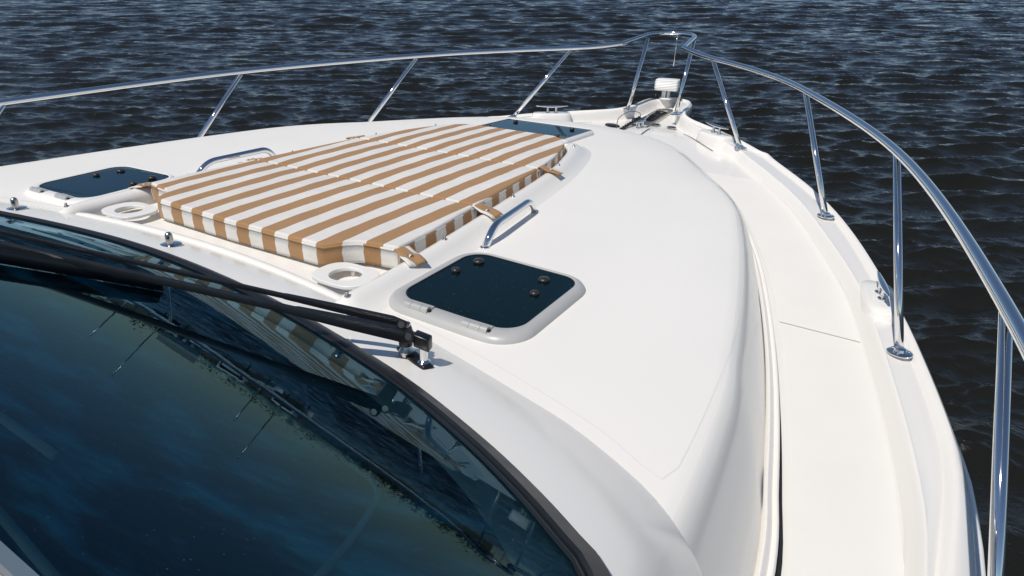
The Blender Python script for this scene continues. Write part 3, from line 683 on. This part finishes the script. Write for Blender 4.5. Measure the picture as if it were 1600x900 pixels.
# ------------------------------------------------------------------ sun pad
pad = empty('sun_pad', (0, 2.4, trunk_z(0, 2.4))); tag(pad, 'three-section sun pad with tan and white stripes on the foredeck', 'sun pad')
PO = pad.location.copy()
def hwp(y): return float(np.interp(y, [1.45, 1.63, 1.84, 2.13, 2.5, 2.76, 3.0, 3.2, 3.32, 3.40, 3.445, 3.46], [.665, .680, .668, .636, .598, .568, .522, .465, .415, .36, .30, .25]))
def rear_y(x, kind, y0):
    if kind != 'rear': return y0
    return float(np.interp(abs(x), [0, .455, .468, .480, .50, .53, .56, .60, .64, .70], [1.490, 1.500, 1.512, 1.540, 1.570, 1.592, 1.603, 1.609, 1.612, 1.625]))
def cushion(y0, y1, kind):
    H, r = .092, .009; me = bpy.data.meshes.new('cushion'); bm = bmesh.new(); uvl = bm.loops.layers.uv.new('st')
    ed = np.array([0, .0007, .0022, .0045, .0075, .011, .0145, .024])
    def ends(L, n): return np.r_[ed, np.linspace(.05, L - .05, n), L - ed[::-1]] / L
    us = ends(1.30, 40) * 2 - 1; vs = ends(y1 - y0, 16 if kind != 'front' else 18); G = []
    fr = .10 if kind == 'front' else .012
    for v in vs:
        row = []
        for u in us:
            hw = hwp(y0 + .07); x = u * hw
            for _ in range(4):
                ya = rear_y(x, kind, y0); y = ya + (y1 - ya) * v; x = u * hwp(y)
            dv = min(y - ya, y1 - y); du = (1 - abs(u)) * hwp(y)
            q = min(math.hypot(max(0, r - du), max(0, r - dv)), r); z = H - (r - math.sqrt(max(0, r * r - q * q)))
            z += .003 * sm(min(du, dv) / .15) + .0014 * math.sin(x * 31 + y * 9) * math.sin(y * 23 + x * 4) * sm(min(du, dv) / .06)
            zz = 1.400 + .0165 * (y - 1.4) - .012 * max(0, y - 2.9)
            row.append(bm.verts.new((x - PO.x, y - PO.y, zz + z - PO.z)))
        G.append(row)
    nv, nu = len(vs), len(us)
    for a in range(nv - 1):
        for b in range(nu - 1):
            f = bm.faces.new((G[a][b], G[a][b + 1], G[a + 1][b + 1], G[a + 1][b])); f.smooth = True
            for l in f.loops: l[uvl].uv = (l.vert.co.x, 0)
    loop = [G[0][b] for b in range(nu)] + [G[a][-1] for a in range(1, nv)] + [G[-1][b] for b in range(nu - 2, -1, -1)] + [G[a][0] for a in range(nv - 2, 0, -1)]
    kinds = ['y'] * (nu - 1) + ['x'] * (nv - 1) + ['y'] * (nu - 1) + ['x'] * (nv - 1)
    prev = loop; n = len(loop); hs = [.002, .004, .007, .009, .03, .06, .072]; car = 0.0; carc = {}
    for k in range(1, n):
        a_, b_ = loop[k - 1].co, loop[k].co; car += (a_ - b_).length; carc[k] = car
    carc[0] = 0.0
    kc = next((k for k in range(nu) if loop[k].co.x > .464), 0); kl = next((k for k in range(nu) if loop[k].co.x > -.464), 0)
    for h in hs:
        cur = []
        for k, vtx in enumerate(loop):
            c = vtx.co; bul = {.002: .0005, .004: .003, .007: .003, .009: -.0015, .03: .003}.get(h, 0); m = .0018 * math.sin(k * .9) if h == .03 else 0
            L = math.hypot(c.x, 0) or 1; sx = (1 if c.x > 0 else -1) if kinds[k] == 'x' else 0; sy = 0 if kinds[k] == 'x' else (-1 if k < nu else 1)
            cur.append(bm.verts.new((c.x + sx * (bul + m), c.y + sy * (bul + m), c.z - h)))
        for k in range(n):
            k2 = (k + 1) % n; f = bm.faces.new((cur[k], cur[k2], prev[k2], prev[k])); f.smooth = True
            side = kinds[k] == 'x'
            cut = kind == 'rear' and k < nu and abs(loop[k].co.x) > .47
            for li, l in enumerate(f.loops):
                co = l.vert.co; kk = k if li in (0, 3) else k2
                if side: l[uvl].uv = (co.y + .02 * (1 if kind == 'mid' else 0), 0)
                elif cut and loop[k].co.x > 0: l[uvl].uv = (carc[kk] - carc[kc] - .03275, 0)
                elif cut: l[uvl].uv = (carc[kl] - carc[kk] - .03275, 0)
                else: l[uvl].uv = (co.x, 0)
        prev = cur
    bm.faces.new(list(reversed(prev)))
    bm.normal_update(); bm.to_mesh(me); bm.free(); me.materials.append(M['cloth'])
    o = bpy.data.objects.new('cushion', me); COL.objects.link(o); o.parent = pad
    return o
cushion(1.49, 2.127, 'rear'); cushion(2.137, 2.757, 'mid'); cushion(2.767, 3.455, 'front')
# snap straps over the coaming
def strap(s, y, rot, wid=.034):
    x0 = hwp(y) - .006; me = bpy.data.meshes.new('snap_strap'); bm = bmesh.new(); uvl = bm.loops.layers.uv.new('st'); rows = []
    zb = float(top(x0, y)); prof = [(-.004, .050), (.012, .062), (.030, .056), (.050, .049), (.075, .046), (.100, .040), (.112, .034)]
    for q, (dx, h) in enumerate(prof):
        w = wid * (.75 + .3 * q / 6); row = []
        for k in range(7):
            t = -1 + k / 3; wob = .004 * math.sin(t * 4 + q) * (q / 6)
            px_, py_ = dx, t * w; c, si = math.cos(rot), math.sin(rot)
            row.append(bm.verts.new((s * (x0 + px_ * c - py_ * si) - PO.x, y + px_ * si + py_ * c - PO.y, zb + h + wob - PO.z)))
        rows.append(row)
    for i in range(len(rows) - 1):
        for k in range(6):
            f = bm.faces.new((rows[i][k], rows[i][k + 1], rows[i + 1][k + 1], rows[i + 1][k])); f.smooth = True
            for l in f.loops: l[uvl].uv = ((l.vert.co.y + PO.y - y + .02 * (rot < -.2)) * 1.35 + .0655, 0)
    bm.normal_update(); bm.to_mesh(me); bm.free(); me.materials.append(M['cloth'])
    o = bpy.data.objects.new('snap_strap', me); COL.objects.link(o); o.parent = pad
    md = o.modifiers.new('solid', 'SOLIDIFY'); md.thickness = .004; md.offset = 0
    c = Vector((s * (x0 + .058), y + .058 * math.sin(rot), zb + .0475)) - PO
    sub(MB().lathe(c, [(.0105, 0), (.0105, .003), (.0085, .0045), (.005, .0035), (0, .0035)], 18), 'snap', M['steel_dull'], o)
    sub(MB().lathe(c + Vector((0, 0, .0038)), [(.0055, 0), (.005, .001), (0, .0011)], 14), 'snap_centre', M['white_plastic'], o)
for s in (1, -1):
    strap(s, 1.640, -.35); strap(s, 2.15, -.1); strap(s, 2.79, .12, .028)

# ------------------------------------------------------------------ far shore (seen mirrored in the windshield)
def far(bearing, dist): a = R_(bearing); return (-math.sin(a) * dist, math.cos(a) * dist)
mb = MB(); 
pts = [far(b, 330 + 8 * math.sin(b)) for b in range(18, 116, 3)]
rows = [[(x, y, WZ - .5), (x * 1.01, y * 1.01, WZ + 1.0), (x * 1.3, y * 1.3, WZ + 3), (x * 2.2, y * 2.2, WZ + 6)] for x, y in pts]
V, F = grid(rows); o = mb.add(V, F).build('shore', mat('shore_soil', (.10, .085, .05), .9, var=(.1, .4))); tag(o, 'low far shore of brown soil', 'shore', kind='structure')
M['leaf'] = mat('tree_foliage', (.035, .055, .02), .8, var=(.3, .4))
bm_ = MB()
for b in np.arange(18, 115, .55):
    for k in range(3):
        x, y = far(b + random.uniform(-.4, .4), random.uniform(345, 400)); h = random.uniform(3, 7); r = random.uniform(2, 4)
        for q in range(40):
            c = Vector((x, y, WZ + 2 + h * .55)) + Vector((random.gauss(0, r * .5), random.gauss(0, r * .5), random.gauss(0, h * .25))); s_ = random.uniform(.2, .6)
            a, b2, d = (Vector((random.gauss(0, 1), random.gauss(0, 1), random.gauss(0, 1))).normalized() * s_ for _ in range(3))
            bm_.add([c + a, c + b2, c + d, c - a - b2], [(0, 1, 2), (0, 1, 3), (1, 2, 3), (0, 2, 3)])
tag(bm_.build('shore_trees', M['leaf'], smooth=False), 'dark line of trees along the far shore', 'trees', kind='stuff')
M['piling'] = mat('wet_dark_timber', (.06, .045, .03), .8)
hullc = [(.8, .8, .78), (.06, .10, .25), (.8, .78, .7)]
def moored(b, dist, L, h, rot, ci, label):
    x, y = far(b, dist); e = empty('moored_boat', (x, y, WZ), rot); tag(e, label, 'boat', 'boats moored along the far shore')
    rows = []
    for t in np.linspace(0, 1, 12):
        w = L * .15 * (1 - max(0, (t - .45) / .55) ** 2) + .02; yy = L * (t - .5); zz = L * .09 + L * .04 * t
        rows.append([(-w, yy, zz), (-w * .8, yy, 0), (0, yy * .97, -.3), (w * .8, yy, 0), (w, yy, zz)])
    V, F = grid(rows); F += [(i * 5, i * 5 + 4, i * 5 + 9, i * 5 + 5) for i in range(11)] + [(0, 1, 2, 3, 4)]
    o = MB().add(V, F).build('hull', mat('boat_paint', hullc[ci], .3)); o.parent = e
    o = MB().box((0, -L * .08, L * .15), (L * .10, 0, 0), (0, L * .24, 0), (0, 0, L * .055)).build('cabin', M['white_plastic'], bevel=.2); o.parent = e
    o2 = MB().box((0, -L * .08, L * .165), (L * .102, 0, 0), (0, L * .2, 0), (0, 0, L * .018)).build('window_band', M['dark']); o2.parent = e
    if h: o3 = MB().tube([(0, 0, L * .15), (0, 0, h)], .12, 8).build('mast', M['steel_dull']); o3.parent = e
info = [(38, 150, 13, 16, 'white sailboat with a tall mast, first on the far shore'), (43, 165, 15, 0, 'white cruiser lying between two sailboats'), (49, 142, 12, 15, 'dark blue sailboat on the far shore'), (55, 150, 16, 0, 'large white cruiser beside the dark blue sailboat'), (61, 128, 14, 17, 'cream sailboat with the tallest mast'), (68, 135, 17, 0, 'white cruiser in front of the red boat shed'), (75, 125, 13, 15, 'dark blue sailboat near the red boat shed'), (82, 120, 15, 0, 'white cruiser at the end of the dock')]
for k, (b, d, L, h, lab) in enumerate(info): moored(b, d, L, h, R_(b + 60 + 25 * math.sin(k * 2.3)), 1 if 'blue' in lab else 2 if 'cream' in lab else 0, lab)
def shed(b, d, w, l, h, col, rc, label):
    x, y = far(b, d); e = empty('boat_shed', (x, y, WZ + .3), R_(b)); tag(e, label, 'shed', 'waterside sheds')
    o = MB().box((0, 0, h / 2), (w / 2, 0, 0), (0, l / 2, 0), (0, 0, h / 2)).build('wall', mat('shed_wall', col, .8)); o.parent = e
    W2, L2 = w / 2 + .4, l / 2 + .4
    o = MB().add([(-W2, -L2, h), (W2, -L2, h), (W2, L2, h), (-W2, L2, h), (-W2, 0, h * 1.5), (W2, 0, h * 1.5)], [(0, 1, 5, 4), (2, 3, 4, 5), (0, 4, 3), (1, 2, 5), (0, 3, 2, 1)]).build('roof', mat('shed_roof', rc, .6), smooth=False); o.parent = e
    for k in range(4):
        o = MB().box((-w * .35 + w * .23 * k, -l / 2 - .03, h * .45), (w * .07, 0, 0), (0, .05, 0), (0, 0, h * .25)).build('window', M['dark']); o.parent = e
shed(58, 150, 6, 4, 2.4, (.50, .08, .03), (.42, .40, .38), 'red waterside boat shed with a grey roof')
for k in range(26):
    x, y = far(36 + k * 1.9, 118 + 6 * math.sin(k * 1.7)); h = 2.2 + random.random()
    pl = MB().tube([(x, y, WZ - 1), (x, y, WZ + h)], .16, 8).build('dock_piling', M['piling']); tag(pl, 'dark wooden dock piling in the row along the far shore', 'piling', 'dock pilings along the far shore')
info2 = [(40, 128, 8, 9, 'small white sailboat, second on the far shore'), (46, 135, 9, 0, 'small cream motorboat by the dock pilings'), (52, 124, 8, 10, 'small dark blue sailboat by the dock pilings'), (58, 122, 10, 0, 'medium white motorboat by the red shed'), (70, 118, 9, 11, 'small cream sailboat near the end of the dock')]
for k, (b, d, L, h, lab) in enumerate(info2): moored(b, d, L, h, R_(b + 40 + 50 * math.sin(k * 1.9)), 1 if 'blue' in lab else 2 if 'cream' in lab else 0, lab)
shed(47, 185, 10, 6, 3.6, (.65, .62, .55), (.20, .21, .20), 'cream waterside shed with a dull grey roof')
shed(80, 160, 24, 12, 7, (.55, .55, .52), (.12, .14, .18), 'pale grey shed with a slate roof')

# ------------------------------------------------------------------ trim and list of the floating yacht
bpy.context.view_layer.update()
for o in [q for q in COL.objects if q.parent is None and q.name.split('.')[0] in ('motor_yacht', 'sun_pad', 'anchor_chain', 'safety_wire')]:
    o.matrix_world = TRIM @ o.matrix_world
